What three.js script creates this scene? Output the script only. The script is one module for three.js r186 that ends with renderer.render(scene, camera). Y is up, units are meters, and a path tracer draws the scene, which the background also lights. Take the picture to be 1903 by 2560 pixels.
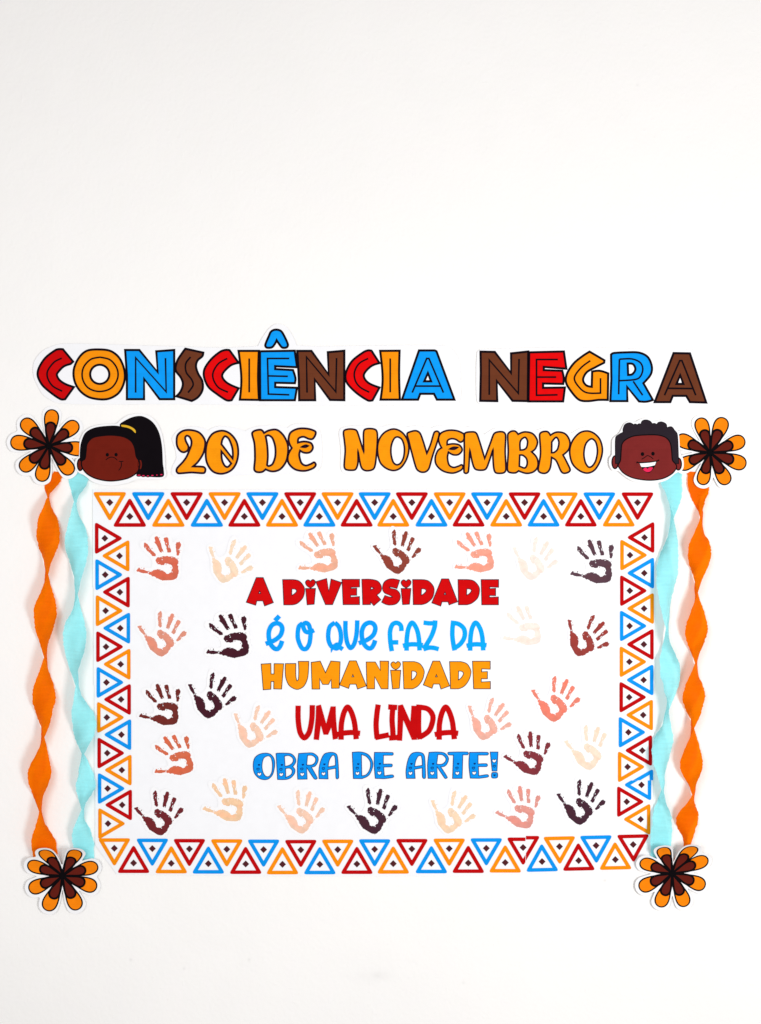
import * as THREE from 'three';
import { RectAreaLightUniformsLib } from 'three/addons/lights/RectAreaLightUniformsLib.js';
import { mergeGeometries } from 'three/addons/utils/BufferGeometryUtils.js';

// ---------------------------------------------------------------- camera, light, exposure
const S = 0.00084;                       // metres per unit of the display's own drawing grid (1903 x 2560 units)
const CX = 951.5, CY = 1280, MID = 1.55; // grid point that lies at x = 0, y = MID on the wall
const DIST = 2.6;                        // camera to wall
const scene = new THREE.Scene();
const camera = new THREE.PerspectiveCamera(2 * Math.atan((1280 * S) / DIST) * 180 / Math.PI, 761 / 1024, 0.05, 60);
camera.position.set(0, MID, DIST);
camera.lookAt(0, MID, 0);
camera.userData.fStop = 0;
scene.background = new THREE.Color().setRGB(0.440, 0.424, 0.418); // the room's dim bounce
RectAreaLightUniformsLib.init();
const win = new THREE.RectAreaLight(new THREE.Color().setRGB(1, 0.995, 0.985), 29.5, 0.7, 0.9); // window to the right of the wall
win.position.set(1.7, MID - 0.25, 2.6);
win.lookAt(0, MID, 0);
scene.add(win);
const lamp = new THREE.RectAreaLight(new THREE.Color().setRGB(1, 0.99, 0.98), 6.4, 1.2, 1.2); // weaker opening behind and left of the camera
lamp.position.set(-1.0, MID, 2.65);
lamp.lookAt(0, MID, 0);
scene.add(lamp);
const renderer = new THREE.WebGLRenderer({ antialias: true });
renderer.toneMapping = THREE.LinearToneMapping;
renderer.toneMappingExposure = 1.02;
renderer.shadowMap.enabled = true;
renderer.setSize(761, 1024);

// ---------------------------------------------------------------- helpers
let seed = 20231120;
const rnd = () => { seed = (seed * 1664525 + 1013904223) >>> 0; return seed / 4294967296; };
const hash = (x, y) => { let h = Math.imul(x, 374761393) + Math.imul(y, 668265263) | 0; h = Math.imul(h ^ (h >>> 13), 1274126177); return ((h ^ (h >>> 16)) >>> 0) / 4294967296; };
function vnoise(x, y, per) {             // tiling value noise
  const ix = Math.floor(x), iy = Math.floor(y), fx = x - ix, fy = y - iy, m = (a) => ((a % per) + per) % per;
  const s = fx * fx * (3 - 2 * fx), t = fy * fy * (3 - 2 * fy);
  const a = hash(m(ix), m(iy)), b = hash(m(ix + 1), m(iy)), c = hash(m(ix), m(iy + 1)), d = hash(m(ix + 1), m(iy + 1));
  return (a + (b - a) * s) * (1 - t) + (c + (d - c) * s) * t;
}
function dataTex(n, fn, srgb, repX = 1, repY = repX) {
  const d = new Uint8Array(n * n * 4);
  for (let y = 0; y < n; y++) for (let x = 0; x < n; x++) {
    const v = fn(x / n, y / n), o = (y * n + x) * 4;
    for (let c = 0; c < 3; c++) d[o + c] = Math.max(0, Math.min(255, Math.round((Array.isArray(v) ? v[c] : v) * 255)));
    d[o + 3] = 255;
  }
  const t = new THREE.DataTexture(d, n, n);
  t.wrapS = t.wrapT = THREE.RepeatWrapping; t.magFilter = THREE.LinearFilter; t.repeat.set(repX, repY);
  if (srgb) t.colorSpace = THREE.SRGBColorSpace;
  t.needsUpdate = true;
  return t;
}
const taken = {};
function numbered(name) { const n = taken[name] = (taken[name] ?? -1) + 1; return n ? name + '_' + String(n).padStart(3, '0') : name; }
function tag(o, label, category, group) { o.userData.label = label; o.userData.category = category; if (group) o.userData.group = group; return o; }
function addMesh(name, geo, mat, parent) { const m = new THREE.Mesh(geo, mat); m.name = name; m.castShadow = m.receiveShadow = true; parent.add(m); return m; }
const wx = (x, z = 0) => (x - CX) * S * (1 - z / DIST), wy = (y, z = 0) => (CY - y) * S * (1 - z / DIST) + MID;
// a thing on the wall: its Group stands at (gx, gy), its children are drawn around that point
function thing(name, gx, gy, z, label, category, group) {
  const g = new THREE.Group(); g.name = numbered(name); g.position.set(wx(gx, z), wy(gy, z), z); scene.add(g);
  tag(g, label, category, group); g.userData.at = undefined; delete g.userData.at;
  g.at = [gx, gy];
  return g;
}
// outline notation: "x,y x,y! ..." runs smoothly through its points, "!" marks a sharp corner
// frame = [x0, y0, scale]: where the outline's own units sit on the drawing grid
function outline(text, frame, closed = true, n = 6) {
  const p = text.trim().split(/\s+/).map((t) => { const c = t.endsWith('!'); const [x, y] = (c ? t.slice(0, -1) : t).split(',').map(Number); return { x: frame[0] + x * frame[2], y: frame[1] + y * frame[2], c }; });
  const out = [], N = p.length, at = (i) => closed ? p[(i + N) % N] : p[Math.max(0, Math.min(N - 1, i))];
  for (let i = 0; i < (closed ? N : N - 1); i++) {
    const a = at(i), b = at(i + 1);
    if (a.c && b.c) { out.push([a.x, a.y]); continue; }
    const a0 = a.c ? a : at(i - 1), b1 = b.c ? b : at(i + 2);
    const d = Math.hypot(b.x - a.x, b.y - a.y);
    const tan = (q, r, s) => { const l = Math.hypot(s.x - q.x, s.y - q.y) || 1; const k = Math.min(d, l * 0.5); return [(s.x - q.x) / l * k, (s.y - q.y) / l * k]; };
    const ta = a.c ? null : tan(a0, a, b), tb = b.c ? null : tan(a, b, b1);
    const ma = ta ?? [(b.x - a.x) * 1.5 - tb[0] * 0.5, (b.y - a.y) * 1.5 - tb[1] * 0.5], mb = tb ?? [(b.x - a.x) * 1.5 - ma[0] * 0.5, (b.y - a.y) * 1.5 - ma[1] * 0.5];
    for (let k = 0; k < n; k++) {
      const t = k / n, t2 = t * t, t3 = t2 * t, h0 = 2 * t3 - 3 * t2 + 1, h1 = t3 - 2 * t2 + t, h2 = -2 * t3 + 3 * t2, h3 = t3 - t2;
      out.push([h0 * a.x + h1 * ma[0] + h2 * b.x + h3 * mb[0], h0 * a.y + h1 * ma[1] + h2 * b.y + h3 * mb[1]]);
    }
  }
  if (!closed) out.push([p[N - 1].x, p[N - 1].y]);
  return out;
}
const local = (pts, g) => pts.map(([x, y]) => new THREE.Vector2((x - g.at[0]) * S, (g.at[1] - y) * S));
function shapeOf(loops, g) {
  const s = new THREE.Shape(local(loops[0], g));
  for (const h of loops.slice(1)) s.holes.push(new THREE.Path(local(h, g)));
  return s;
}
const flat = (loops, g, z) => new THREE.ShapeGeometry(shapeOf(loops, g)).translate(0, 0, z);
function slab(loops, g, z, depth) { return new THREE.ExtrudeGeometry(shapeOf(loops, g), { depth, bevelEnabled: false }).translate(0, 0, z); }
// a line of ink along a run of points, mitred
function inkLine(pts, width, closed, g, z, climb = 0) {
  let q = local(pts, g).filter((v, i, a) => !i || v.distanceTo(a[i - 1]) > 1e-6);
  if (closed && q[0].distanceTo(q[q.length - 1]) < 1e-6) q.pop();
  const n = q.length, w = width * S / 2, pos = [], idx = [], nor = [], uv = [];
  for (let i = 0; i < n; i++) {
    const a = closed ? q[(i - 1 + n) % n] : q[Math.max(0, i - 1)], c = closed ? q[(i + 1) % n] : q[Math.min(n - 1, i + 1)], b = q[i];
    let d1 = b.clone().sub(a), d2 = c.clone().sub(b);
    if (d1.lengthSq() < 1e-14) d1 = d2.clone(); if (d2.lengthSq() < 1e-14) d2 = d1.clone();
    d1.normalize(); d2.normalize();
    const t = d1.clone().add(d2); if (t.lengthSq() < 1e-6) t.copy(d1); t.normalize();
    const m = new THREE.Vector2(-t.y, t.x), cos = Math.max(0.42, m.dot(new THREE.Vector2(-d1.y, d1.x)));
    m.multiplyScalar(w / cos);
    for (const s of [1, -1]) { pos.push(b.x + m.x * s, b.y + m.y * s, z + climb * i / n); nor.push(0, 0, 1); uv.push(b.x + m.x * s, b.y + m.y * s); }
  }
  for (let i = 0; i < (closed ? n : n - 1); i++) { const j = (i + 1) % n; idx.push(2 * i, 2 * i + 1, 2 * j, 2 * i + 1, 2 * j + 1, 2 * j); }
  const geo = new THREE.BufferGeometry();
  geo.setAttribute('position', new THREE.Float32BufferAttribute(pos, 3)); geo.setAttribute('normal', new THREE.Float32BufferAttribute(nor, 3)); geo.setAttribute('uv', new THREE.Float32BufferAttribute(uv, 2));
  geo.setIndex(idx);
  return geo;
}
const ellipse = (x, y, rx, ry, n = 28, turn = 0) => Array.from({ length: n }, (_, i) => { const a = i / n * 2 * Math.PI, c = Math.cos(a) * rx, s = Math.sin(a) * ry; return [x + c * Math.cos(turn) - s * Math.sin(turn), y + c * Math.sin(turn) + s * Math.cos(turn)]; });

// ---------------------------------------------------------------- materials
const inkGrain = dataTex(256, (u, v) => { const a = vnoise(u * 64, v * 64, 64), b = vnoise(u * 8, v * 8, 8), line = vnoise(3, v * 128, 128); return 0.945 + 0.07 * (a - 0.5) + 0.09 * (b - 0.5) + 0.06 * (line - 0.5); }, false, 12);
const printMottle = dataTex(256, (u, v) => {
  const a = vnoise(u * 10, v * 10, 10), b = vnoise(u * 40 + 7, v * 40, 40), c = vnoise(u * 6 + 3, v * 6 + 9, 6), k = 0.86 + 0.12 * a + 0.08 * (b - 0.5);
  const hot = Math.max(0, c - 0.6) * 1.1;
  return [Math.min(1, k + hot * 0.25), k - hot * 0.18, k - hot * 0.28];
}, false, 14);
const GAIN = 0.87;                       // pigment reflectance of a colour that reads as this hex in even light
function ink(hex, map = inkGrain, gain = GAIN) {
  const c = new THREE.Color(hex); c.multiplyScalar(gain);
  c.r = Math.max(c.r, 0.004); c.g = Math.max(c.g, 0.003); c.b = Math.max(c.b, 0.004);
  return new THREE.MeshPhysicalMaterial({ color: c, roughness: 0.8, specularIntensity: 0.05, map, side: THREE.DoubleSide });
}
const paperGrain = dataTex(256, (u, v) => 0.975 + 0.018 * (vnoise(u * 90, v * 90, 90) - 0.5) + 0.02 * (vnoise(u * 12, v * 12, 12) - 0.5), false, 8);
const PAPER = new THREE.MeshStandardMaterial({ color: new THREE.Color().setRGB(0.822, 0.830, 0.858), roughness: 0.85, map: paperGrain, side: THREE.DoubleSide });
const CARD = new THREE.MeshStandardMaterial({ color: new THREE.Color().setRGB(0.835, 0.84, 0.86), roughness: 0.8, map: paperGrain, side: THREE.DoubleSide });
const BLACK = ink('#140a14'), PURPLE = ink('#321026'), NAVY = ink('#0a2a70'), WHITEINK = new THREE.MeshStandardMaterial({ color: new THREE.Color().setRGB(0.82, 0.83, 0.85), roughness: 0.85 });
const RED = ink('#cf0408'), RED2 = ink('#e8000a'), ORANGE = ink('#ff9800'), BLUE = ink('#08a0ff'), BROWN = ink('#6e3a24');

// ---------------------------------------------------------------- the wall
const wallBump = dataTex(1024, (u, v) => 0.5 + 0.30 * (vnoise(u * 180, v * 180, 180) - 0.5) + 0.30 * (vnoise(u * 60 + 5, v * 60, 60) - 0.5) + 0.35 * (vnoise(u * 9, v * 9 + 4, 9) - 0.5) + Math.max(0, vnoise(u * 130 + 9, v * 130 + 2, 130) - 0.9) * 3, false, 5);
const wallTone = dataTex(1024, (u, v) => {
  let k = 0.975 + 0.02 * (vnoise(u * 14, v * 14, 14) - 0.5) + 0.012 * (vnoise(u * 90, v * 90, 90) - 0.5);
  const gx = (u - 0.5) * 5 / S + CX, gy = CY - ((v - 0.5) * 5) / S;       // the wall is 5 m square
  const blot = (x, y, rx, ry, a) => { const d = ((gx - x) / rx) ** 2 + ((gy - y) / ry) ** 2; k -= a * Math.exp(-d * 1.5) * (0.5 + vnoise(u * 400, v * 400, 400)); };
  blot(952, 2441, 26, 11, 0.07); blot(920, 2447, 60, 24, 0.025); blot(560, 2360, 70, 30, 0.012); blot(150, 2330, 46, 30, 0.014); blot(1030, 2406, 14, 5, 0.02);
  for (const [x, y] of [[1508, 2204], [1157, 2458], [600, 2411], [458, 2423], [620, 2404], [325, 2404], [1592, 214]]) blot(x, y, 3.2, 3.2, 0.22);
  return [k, k * 0.995, k * 0.985];
}, false);
const wallMat = new THREE.MeshStandardMaterial({ color: new THREE.Color().setRGB(0.864, 0.861, 0.860), roughness: 0.9, map: wallTone, bumpMap: wallBump, bumpScale: 0.0008 });
const wall = addMesh('wall', new THREE.BoxGeometry(5, 5, 0.16).translate(0, MID, -0.08), wallMat, scene);
wall.userData.kind = 'structure';
wall.userData.label = 'smooth white painted wall behind the paper display';

// ---------------------------------------------------------------- lettering
const E = 0.00014;                       // step between a sheet and the ink on it
function letter(g, frame, mat, loops, lineMat, width, lines, z, lineWidth, name = 'letter') {
  const L = loops.map((t) => typeof t === 'string' ? outline(t, frame) : t);
  const m = addMesh(name, flat(L, g, z), mat, g);
  if (lineMat) {
    const parts = L.map((l) => inkLine(l, width, true, g, z + E));
    (lines ?? []).forEach((t, i) => parts.push(inkLine(outline(t, frame, false), lineWidth ?? width * 0.75, false, g, z + E * (1.25 + 0.12 * i))));
    addMesh('outline', mergeGeometries(parts), lineMat, m);
  }
  return m;
}
const FA = [60, 800, 600 / 1652], FB = [600, 800, 600 / 1652], FC = [1180, 840, 600 / 1652];
const TW = 5.7, TI = 4.3;
{
  const g = thing('letter_banner', 620, 938, 0.0021, 'long white paper strip reading CONSCIÊNCIA in red, orange, blue and brown letters', 'banner', 'white paper strips with the title lettering');
  addMesh('paper_strip', slab([outline('84,936 86,905 104,880 130,866 160,859 280,861 400,865 560,869 645,865! 655,846 672,822 690,810 712,814 730,836 742,863! 800,866 900,864 1000,863 1085,863 1124,868 1148,900 1152,960 1149,1003 1120,1013 1000,1013 800,1014 600,1012 400,1010 280,1011 150,1008 112,990 94,963', [0, 0, 1])], g, -0.0005, 0.0005), PAPER, g);
  const l = (f, m, loops, lines) => letter(g, f, m, loops, BLACK, TW, lines, E, TI);
  l(FA, RED, ['270,202! 340,287! 322,303! 275,320 240,355 228,378 245,412 285,440 345,462! 285,545! 255,545 200,510 130,450 97,385 105,330 150,260 220,207 245,201'], ['262,263 210,290 165,350 165,400 200,455 265,490']);
  l(FA, ORANGE, ['435,212 520,203 600,215 660,265 693,350 690,430 650,505 570,545 460,535 390,490 350,420 345,340 380,260', ellipse(60 + 523 * FA[2], 800 + 374 * FA[2], 66 * FA[2], 66 * FA[2])], ['525,256 595,275 642,335 645,405 600,470 520,492 445,468 405,405 410,330 460,272 525,256']);
  l(FA, BLUE, ['698,207! 795,207! 922,360! 912,216! 1035,207! 1035,345! 1035,545! 935,545! 828,405! 828,545! 710,545! 710,380!'], ['770,500! 770,260! 980,495! 975,262!']);
  l(FA, BROWN, ['1112,198! 1235,225! 1228,250 1195,280 1185,320 1200,370 1228,420 1230,480 1200,530 1155,557! 1050,525! 1080,490 1095,440 1080,395 1045,345 1055,285 1085,235'], ['1148,255 1115,300 1118,360 1155,410 1165,450 1130,500']);
  l(FA, RED2, ['1415,208! 1478,295! 1420,315 1365,378 1395,430 1478,470! 1430,552! 1395,552 1330,510 1270,460 1240,390 1245,335 1290,270 1350,220 1385,207'], ['1400,265 1340,300 1303,360 1305,410 1340,465 1405,497']);
  l(FA, ORANGE, ['1478,213! 1617,213! 1612,400 1618,550! 1487,548! 1497,400'], ['1551,265! 1551,498!']);
  l(FB, BLUE, ['138,216! 377,212! 393,325! 243,318! 243,338! 365,345! 382,400 378,435! 243,432! 243,462! 392,467! 378,552! 140,552!'], ['340,265! 190,265! 196,510! 340,515!', '195,385! 330,388!']);
  letter(g, FB, BLUE, ['215,80 245,67 280,75 302,105 330,168 322,188 292,190 270,165 253,140! 240,165 220,188 185,190 175,172 200,110'], BLACK, TW, null, E, TI, 'accent');
  l(FB, BROWN, ['395,213! 492,213! 610,375! 605,222! 718,212! 718,552! 620,550! 515,410! 518,552! 408,552! 405,400!'], ['462,500! 458,255! 660,495! 665,262!']);
  l(FB, RED2, ['905,212! 960,297! 900,320 852,378 880,430 960,465! 912,553! 880,553 800,500 735,430 728,370 770,285 850,222 880,210'], ['882,265 820,300 788,360 795,420 830,465 890,497']);
  l(FB, ORANGE, ['965,213! 1098,212! 1095,380 1100,548! 968,548! 982,400'], ['1034,265! 1034,498!']);
  l(FB, BLUE, ['1232,210! 1340,210! 1352,216! 1475,548! 1355,548! 1335,508! 1240,508! 1225,548! 1115,548!', '1293,365! 1315,422! 1268,422!'], ['1185,500! 1285,265! 1300,265! 1400,500!', '1205,455! 1378,455!']);
}
{
  const g = thing('letter_banner', 1487, 943, 0.0021, 'white paper strip reading NEGRA above the drawn boy’s head', 'banner', 'white paper strips with the title lettering');
  addMesh('paper_strip', slab([outline('1193,882 1201,873! 1260,871 1430,868 1600,872 1720,874 1757,882 1778,930 1784,990 1772,1015 1600,1014 1400,1013 1205,1011 1193,1002 1191,940', [0, 0, 1])], g, -0.0005, 0.0005), PAPER, g);
  const l = (m, loops, lines) => letter(g, FC, m, loops, BLACK, TW, lines, E, TI);
  l(BROWN, ['60,108! 158,110! 270,255! 270,120! 388,107! 385,448! 280,446! 172,310! 175,448! 58,446! 62,250!'], ['120,405! 120,165! 320,395! 325,158!']);
  l(RED2, ['395,113! 633,107! 650,225! 495,213! 495,235! 622,240! 632,290 628,330! 490,327! 490,357! 640,355! 628,450! 390,450!'], ['592,162! 445,162! 445,408! 590,405!', '445,283! 580,283!']);
  l(ORANGE, ['810,108! 912,168! 910,184! 850,215 790,250 765,300 785,338 825,350! 828,245! 880,240 938,258! 935,440! 870,440 800,448 740,440 690,390 648,320 655,260 700,190 760,140'], ['815,170 750,220 705,290 740,355 790,390 885,393! 885,290!']);
  l(BLUE, ['958,128! 975,118 1060,113 1150,115 1210,145 1238,210 1230,265 1180,325! 1245,440! 1200,452 1150,450! 1068,350! 1070,448! 953,448! 960,300!', '1072,190! 1110,195 1125,230 1105,262 1075,268!'], ['1010,402! 1015,160!', '1015,160 1100,158 1160,185 1175,240 1140,295 1015,308', '1110,312! 1175,408!']);
  l(BROWN, ['1388,118! 1500,120! 1612,458! 1500,455! 1475,412! 1382,412! 1365,455! 1258,455!', '1433,270! 1455,330! 1408,330!'], ['1325,408! 1430,170! 1445,170! 1540,408!', '1345,360! 1520,362!']);
}
const FD = [410, 1040, 440 / 1652], FE = [820, 1040, 360 / 1652], FF = [1160, 1040, 370 / 1652];
const ORANGE2 = ink('#ff9c00'), DARKLINE = ink('#2a1426');
{
  const g = thing('letter_banner', 610, 1126, 0.0018, 'wavy edged white paper cutout reading 20 DE in orange letters', 'banner', 'white paper cutouts with the date lettering');
  addMesh('paper_strip', slab([outline('430,1098 434,1088 450,1072 480,1066 505,1069 521,1076! 535,1068 552,1065 590,1070 613,1077! 630,1069 655,1064 690,1063 719,1069! 735,1060 755,1059 785,1063 801,1078 806,1130 801,1170 780,1185 740,1183 700,1186 600,1188 560,1194 500,1190 440,1193 429,1183 432,1165 441,1145 438,1122', [0, 0, 1])], g, -0.0005, 0.0005), PAPER, g);
  const l = (loops) => letter(g, FD, ORANGE2, loops, DARKLINE, 5.2, null, E);
  l(['120,240 130,180 180,140 250,132 330,155 380,215 388,270 370,350 320,430 272,474! 370,478 390,500 375,535 260,530 140,538 120,520 125,490 180,430 215,380 240,320 258,270 258,230 240,195 215,185 200,205 208,240 230,285 225,320 190,340 155,328 128,290']);
  l(['545,138 620,165 680,240 698,340 680,440 630,510 545,542 460,520 405,440 393,340 410,240 460,165', '575,190 610,215 640,290 648,350 645,400! 540,265! 550,220', '540,330! 632,445! 600,478 570,465 545,410']);
  l(['828,165 850,140 910,130 940,160! 990,135 1060,130 1120,180 1160,260 1165,340 1145,430 1090,500 1020,520 955,500! 920,525 870,525 848,500 855,400 850,260', '955,190! 985,182 1020,210 1045,290 1045,380 1020,450 985,470 968,460! 975,380 970,280']);
  l(['1170,215 1190,155 1260,120 1350,120 1420,145 1420,180 1395,215 1360,215 1310,195 1265,210 1258,250! 1320,240 1380,255 1398,300 1370,340 1320,345 1278,325! 1270,370 1290,440 1330,465 1380,450 1410,435 1425,460 1400,490 1320,515 1230,500 1170,440 1165,370 1200,300! 1178,260', '1295,290! 1330,276 1350,281! 1330,291']);
}
{
  const g = thing('letter_banner', 1185, 1128, 0.0018, 'wavy edged white paper cutout reading NOVEMBRO in orange letters', 'banner', 'white paper cutouts with the date lettering');
  addMesh('paper_strip', slab([outline('848,1082 855,1069 900,1063 957,1066! 975,1062 1000,1062 1018,1067! 1040,1064 1078,1070! 1095,1064 1125,1064 1165,1068! 1185,1066 1211,1086! 1235,1071 1255,1070 1277,1075! 1310,1068 1342,1075! 1365,1068 1400,1068 1428,1083! 1458,1068 1490,1070 1515,1095 1522,1130 1510,1170 1490,1188 1450,1192 1300,1190 1100,1196 1000,1190 870,1187 853,1174 852,1120', [0, 0, 1])], g, -0.0005, 0.0005), PAPER, g);
  const l = (f, loops) => letter(g, f, ORANGE2, loops, DARKLINE, 4.6, null, E);
  l(FE, ['180,200 190,165 250,150 320,160 345,200 412,420! 410,320 410,200 425,155 490,145 550,160 568,210 565,350 545,550 520,610 450,628 400,610 375,560 345,390! 345,540 320,610 270,622 205,612 188,570 200,400 190,280']);
  l(FE, ['750,150 840,180 905,260 930,370 905,490 840,590 760,625 670,600 600,530 570,400 585,280 650,190', '800,240 850,270 878,360 870,470 835,540 790,560 750,530 725,440 728,340 760,260']);
  l(FE, ['910,205 950,180 1010,170 1055,195 1090,280 1135,430! 1180,320 1220,190 1255,175 1278,200 1260,280 1200,460 1160,600 1120,640 1060,640 1015,600 960,410 930,290']);
  l(FE, ['1270,250 1300,195 1380,165 1480,170 1560,205! 1560,270 1520,300 1470,270 1420,260 1375,280 1368,330! 1440,320 1510,335 1540,390 1500,440 1440,445 1383,415! 1372,480 1390,560 1440,590 1500,575 1535,560 1550,590 1520,625 1430,655 1320,630 1245,560 1232,480 1260,400 1305,365! 1278,310', '1400,378! 1440,360 1485,362! 1450,380']);
  l(FF, ['5,230 15,190 70,178 130,185 160,240 232,475! 300,290 335,200 380,178 440,180 465,215 460,400 468,600 440,635 360,635 335,590 325,470 325,370! 280,510 245,590 190,605 125,590 95,520 65,370! 50,620 25,640 2,625 5,440']);
  l(FF, ['490,210 520,175 570,170 605,205! 680,178 770,200 820,280 800,360 755,400! 815,470 825,560 780,620 700,640 610,612! 570,635 500,625 485,580 495,400', '630,280 680,238 710,280 700,350 670,375 628,380!', '622,437! 660,440 700,480 705,540 680,580 630,565 618,560!']);
  l(FF, ['845,210 870,180 930,175 965,215! 1040,180 1130,200 1180,280 1170,370 1105,435! 1150,520 1185,600 1160,630 1110,638 1080,610 1030,500 978,462! 965,570 940,620 900,640 850,630 828,600 855,420', '980,290! 1030,238 1060,290 1045,370 1010,405 978,410!']);
  l(FF, ['1380,168 1460,200 1520,270 1545,380 1520,500 1460,600 1380,637 1290,610 1210,530 1180,400 1210,280 1290,190', '1420,255 1470,290 1490,390 1470,500 1430,560 1390,570 1355,520 1338,420 1360,310']);
}

// ---------------------------------------------------------------- the poster
{
  const g = thing('poster', 936, 1705, 0.0021, 'large white poster of joined sheets with a triangle border and a coloured Portuguese sentence', 'poster');
  const xs = [0, 602, 962, 1320, 0], ys = [0, 1467, 1710, 1950, 0];
  const left = (y) => 231.5 + (y - 1224) * 0.0085, right = (y) => 1640 - (y - 1224) * 0.009, top = (x) => 1224 + 0.8 * Math.sin(x * 0.016), bottom = (x) => x < 1160 ? 2185 + 5 * Math.min(1, (x - 292) / 350) : 2190 - (x - 1160) * 0.0345;
  for (let r = 0; r < 4; r++) for (let c = 0; c < 4; c++) {
    const p = [], x0 = (y) => c ? xs[c] - 3 : left(y), x1 = (y) => c < 3 ? xs[c + 1] + 3 : right(y), y0 = (x) => r ? ys[r] - 3 : top(x), y1 = (x) => r < 3 ? ys[r + 1] + 3 : bottom(x), mid = (ys[r] || 1224) + 120;
    const N = 10, xa = x0(mid), xb = x1(mid);
    for (let i = 0; i <= N; i++) { const x = xa + (xb - xa) * i / N; p.push([x, y0(x)]); }
    for (let i = N; i >= 0; i--) { const x = xa + (xb - xa) * i / N; if (r === 3 && c === 0 && i <= 1) { if (i === 1) p.push([292, bottom(292)], [238.5, 2112]); continue; } p.push([x, y1(x)]); }
    addMesh('paper_sheet', slab([p], g, -0.0006 + ((c % 2) + (r % 2) * 2) * 0.00007, 0.00022), PAPER, g);
  }
  // triangles: three orientations of one rounded outline
  const TC = [ink('#ff9300'), ink('#0699f5'), ink('#c2000e')], DIA = ink('#55242a'), triGeo = {};
  const rounded = (pts, r) => { const o = []; pts.forEach((b, i) => { const a = pts[(i + 2) % 3], c = pts[(i + 1) % 3]; const to = (q) => { const d = Math.hypot(q[0] - b[0], q[1] - b[1]); return [b[0] + (q[0] - b[0]) / d * r, b[1] + (q[1] - b[1]) / d * r]; }; const s = to(a), e = to(c); for (let k = 0; k <= 6; k++) { const t = k / 6; o.push([(1 - t) ** 2 * s[0] + 2 * t * (1 - t) * b[0] + t * t * e[0], (1 - t) ** 2 * s[1] + 2 * t * (1 - t) * b[1] + t * t * e[1]]); } }); return o; };
  const o0 = { at: [0, 0] };
  // base orientation points down, width 86 before rounding, placed with its bounding box 80 x 70 centred
  const down = [[[-43.4, -35], [43.4, -35], [0, 39.4]], [[-26.8, -25.6], [26.8, -25.6], [0, 20.3]]];
  const turn = { down: (p) => p, up: ([x, y]) => [x, -y], right: ([x, y]) => [y, x], left: ([x, y]) => [-y, x] };
  const dia = [[0, -9], [9, 0], [0, 9], [-9, 0]];
  for (const k of Object.keys(turn)) {
    const f = (l) => { const q = l.map(turn[k]); return q; };
    triGeo[k] = [flat([rounded(f(down[0]), 9.5), f(down[1])], o0, 0), flat([f(dia.map(([x, y]) => [x, y - 9]))], o0, 0)];
  }
  let count = 0;
  // a triangle printed across a seam whose two sheets do not line up: everything past the seam is shifted
  function splitTri(kind, x, y, col, s, past, shift) {
    const out = rounded(down[0].map(turn[kind]), 9.5), inn = down[1].map(turn[kind]), pos = [], n = out.length, put = (p) => pos.push(p[0] * s * S, -p[1] * s * S, 0);
    for (let i = 0; i < n; i++) for (const side of [1, -1]) {
      let q = [out[i], out[(i + 1) % n], inn[Math.floor(((i + 1) % n) / 7)], inn[Math.floor(i / 7)]];
      const r = []; q.forEach((p, k) => { const w = q[(k + 1) % q.length], d0 = past(p) * side, d1 = past(w) * side; if (d0 >= 0) r.push(p); if (d0 * d1 < 0) { const t = d0 / (d0 - d1); r.push([p[0] + (w[0] - p[0]) * t, p[1] + (w[1] - p[1]) * t]); } });
      const m = r.map((p) => side > 0 ? [p[0] + shift[0], p[1] + shift[1]] : p);
      for (let k = 1; k + 1 < m.length; k++) { const [p, a, b] = [m[0], m[k], m[k + 1]], area = (a[0] - p[0]) * (b[1] - p[1]) - (a[1] - p[1]) * (b[0] - p[0]); if (Math.abs(area) < 1e-4) continue; put(p); if (area < 0) { put(a); put(b); } else { put(b); put(a); } }
    }
    const geo = new THREE.BufferGeometry(); geo.setAttribute('position', new THREE.Float32BufferAttribute(pos, 3)); geo.setAttribute('normal', new THREE.Float32BufferAttribute(pos.map((_, i) => i % 3 === 2 ? 1 : 0), 3)); geo.setAttribute('uv', new THREE.Float32BufferAttribute(pos.filter((_, i) => i % 3 < 2), 2));
    const mesh = addMesh('triangle_frame', geo, TC[col], g);
    mesh.position.set((x - g.at[0]) * S, (g.at[1] - y) * S, E * 2.2);
    const dm = addMesh('diamond', triGeo[kind][1], DIA, mesh); dm.scale.set(s, s, 1);
  }
  function tri(kind, x, y, col, s = 1, spin = 0) {
    if (kind === 'down' && Math.abs(x - 1307.7) < 0.2) return splitTri(kind, x, y, col, s, (p) => p[0] - 6, [1.4, -4]);
    if (kind === 'left' && y === 1962) return splitTri(kind, x, y, col, s, (p) => -12 - p[1], [5, -0.2]);
    const m = addMesh('triangle_frame', triGeo[kind][0], TC[col], g);
    m.position.set((x - g.at[0]) * S, (g.at[1] - y) * S, E * 2 + (count++ % 3) * 0.00008); m.scale.set(s, s, 1); m.rotation.z = spin;
    addMesh('diamond', triGeo[kind][1], DIA, m);
  }
  const O = 0, B = 1, R = 2, seqD = [O, B, R], seqU = [R, O, B];
  [275.2, 371.5, 467.3, 562.1, 656.6, 751, 844.3, 937, 1029.9, 1124.3, 1217.7, 1311.4, 1404.6, 1498.2, 1593.5].forEach((x, i) => tri('down', x, 1265.5, seqD[i % 3], 1 - i * 0.0015));
  [325.3, 421.6, 517.8, 611.5, 705.6, 798.9, 891.9, 983.4, 1078.9, 1171.5, 1265.6, 1358.9, 1451.9, 1546.6].forEach((x, i) => tri('up', x, 1282.5, seqU[i % 3], 1 - i * 0.0015));
  const dip = (x) => x < 760 ? (x - 287) * 0.0085 : x < 1250 ? 4 - (x - 760) * 0.009 : -0.4 - (x - 1250) * 0.027;
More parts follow.
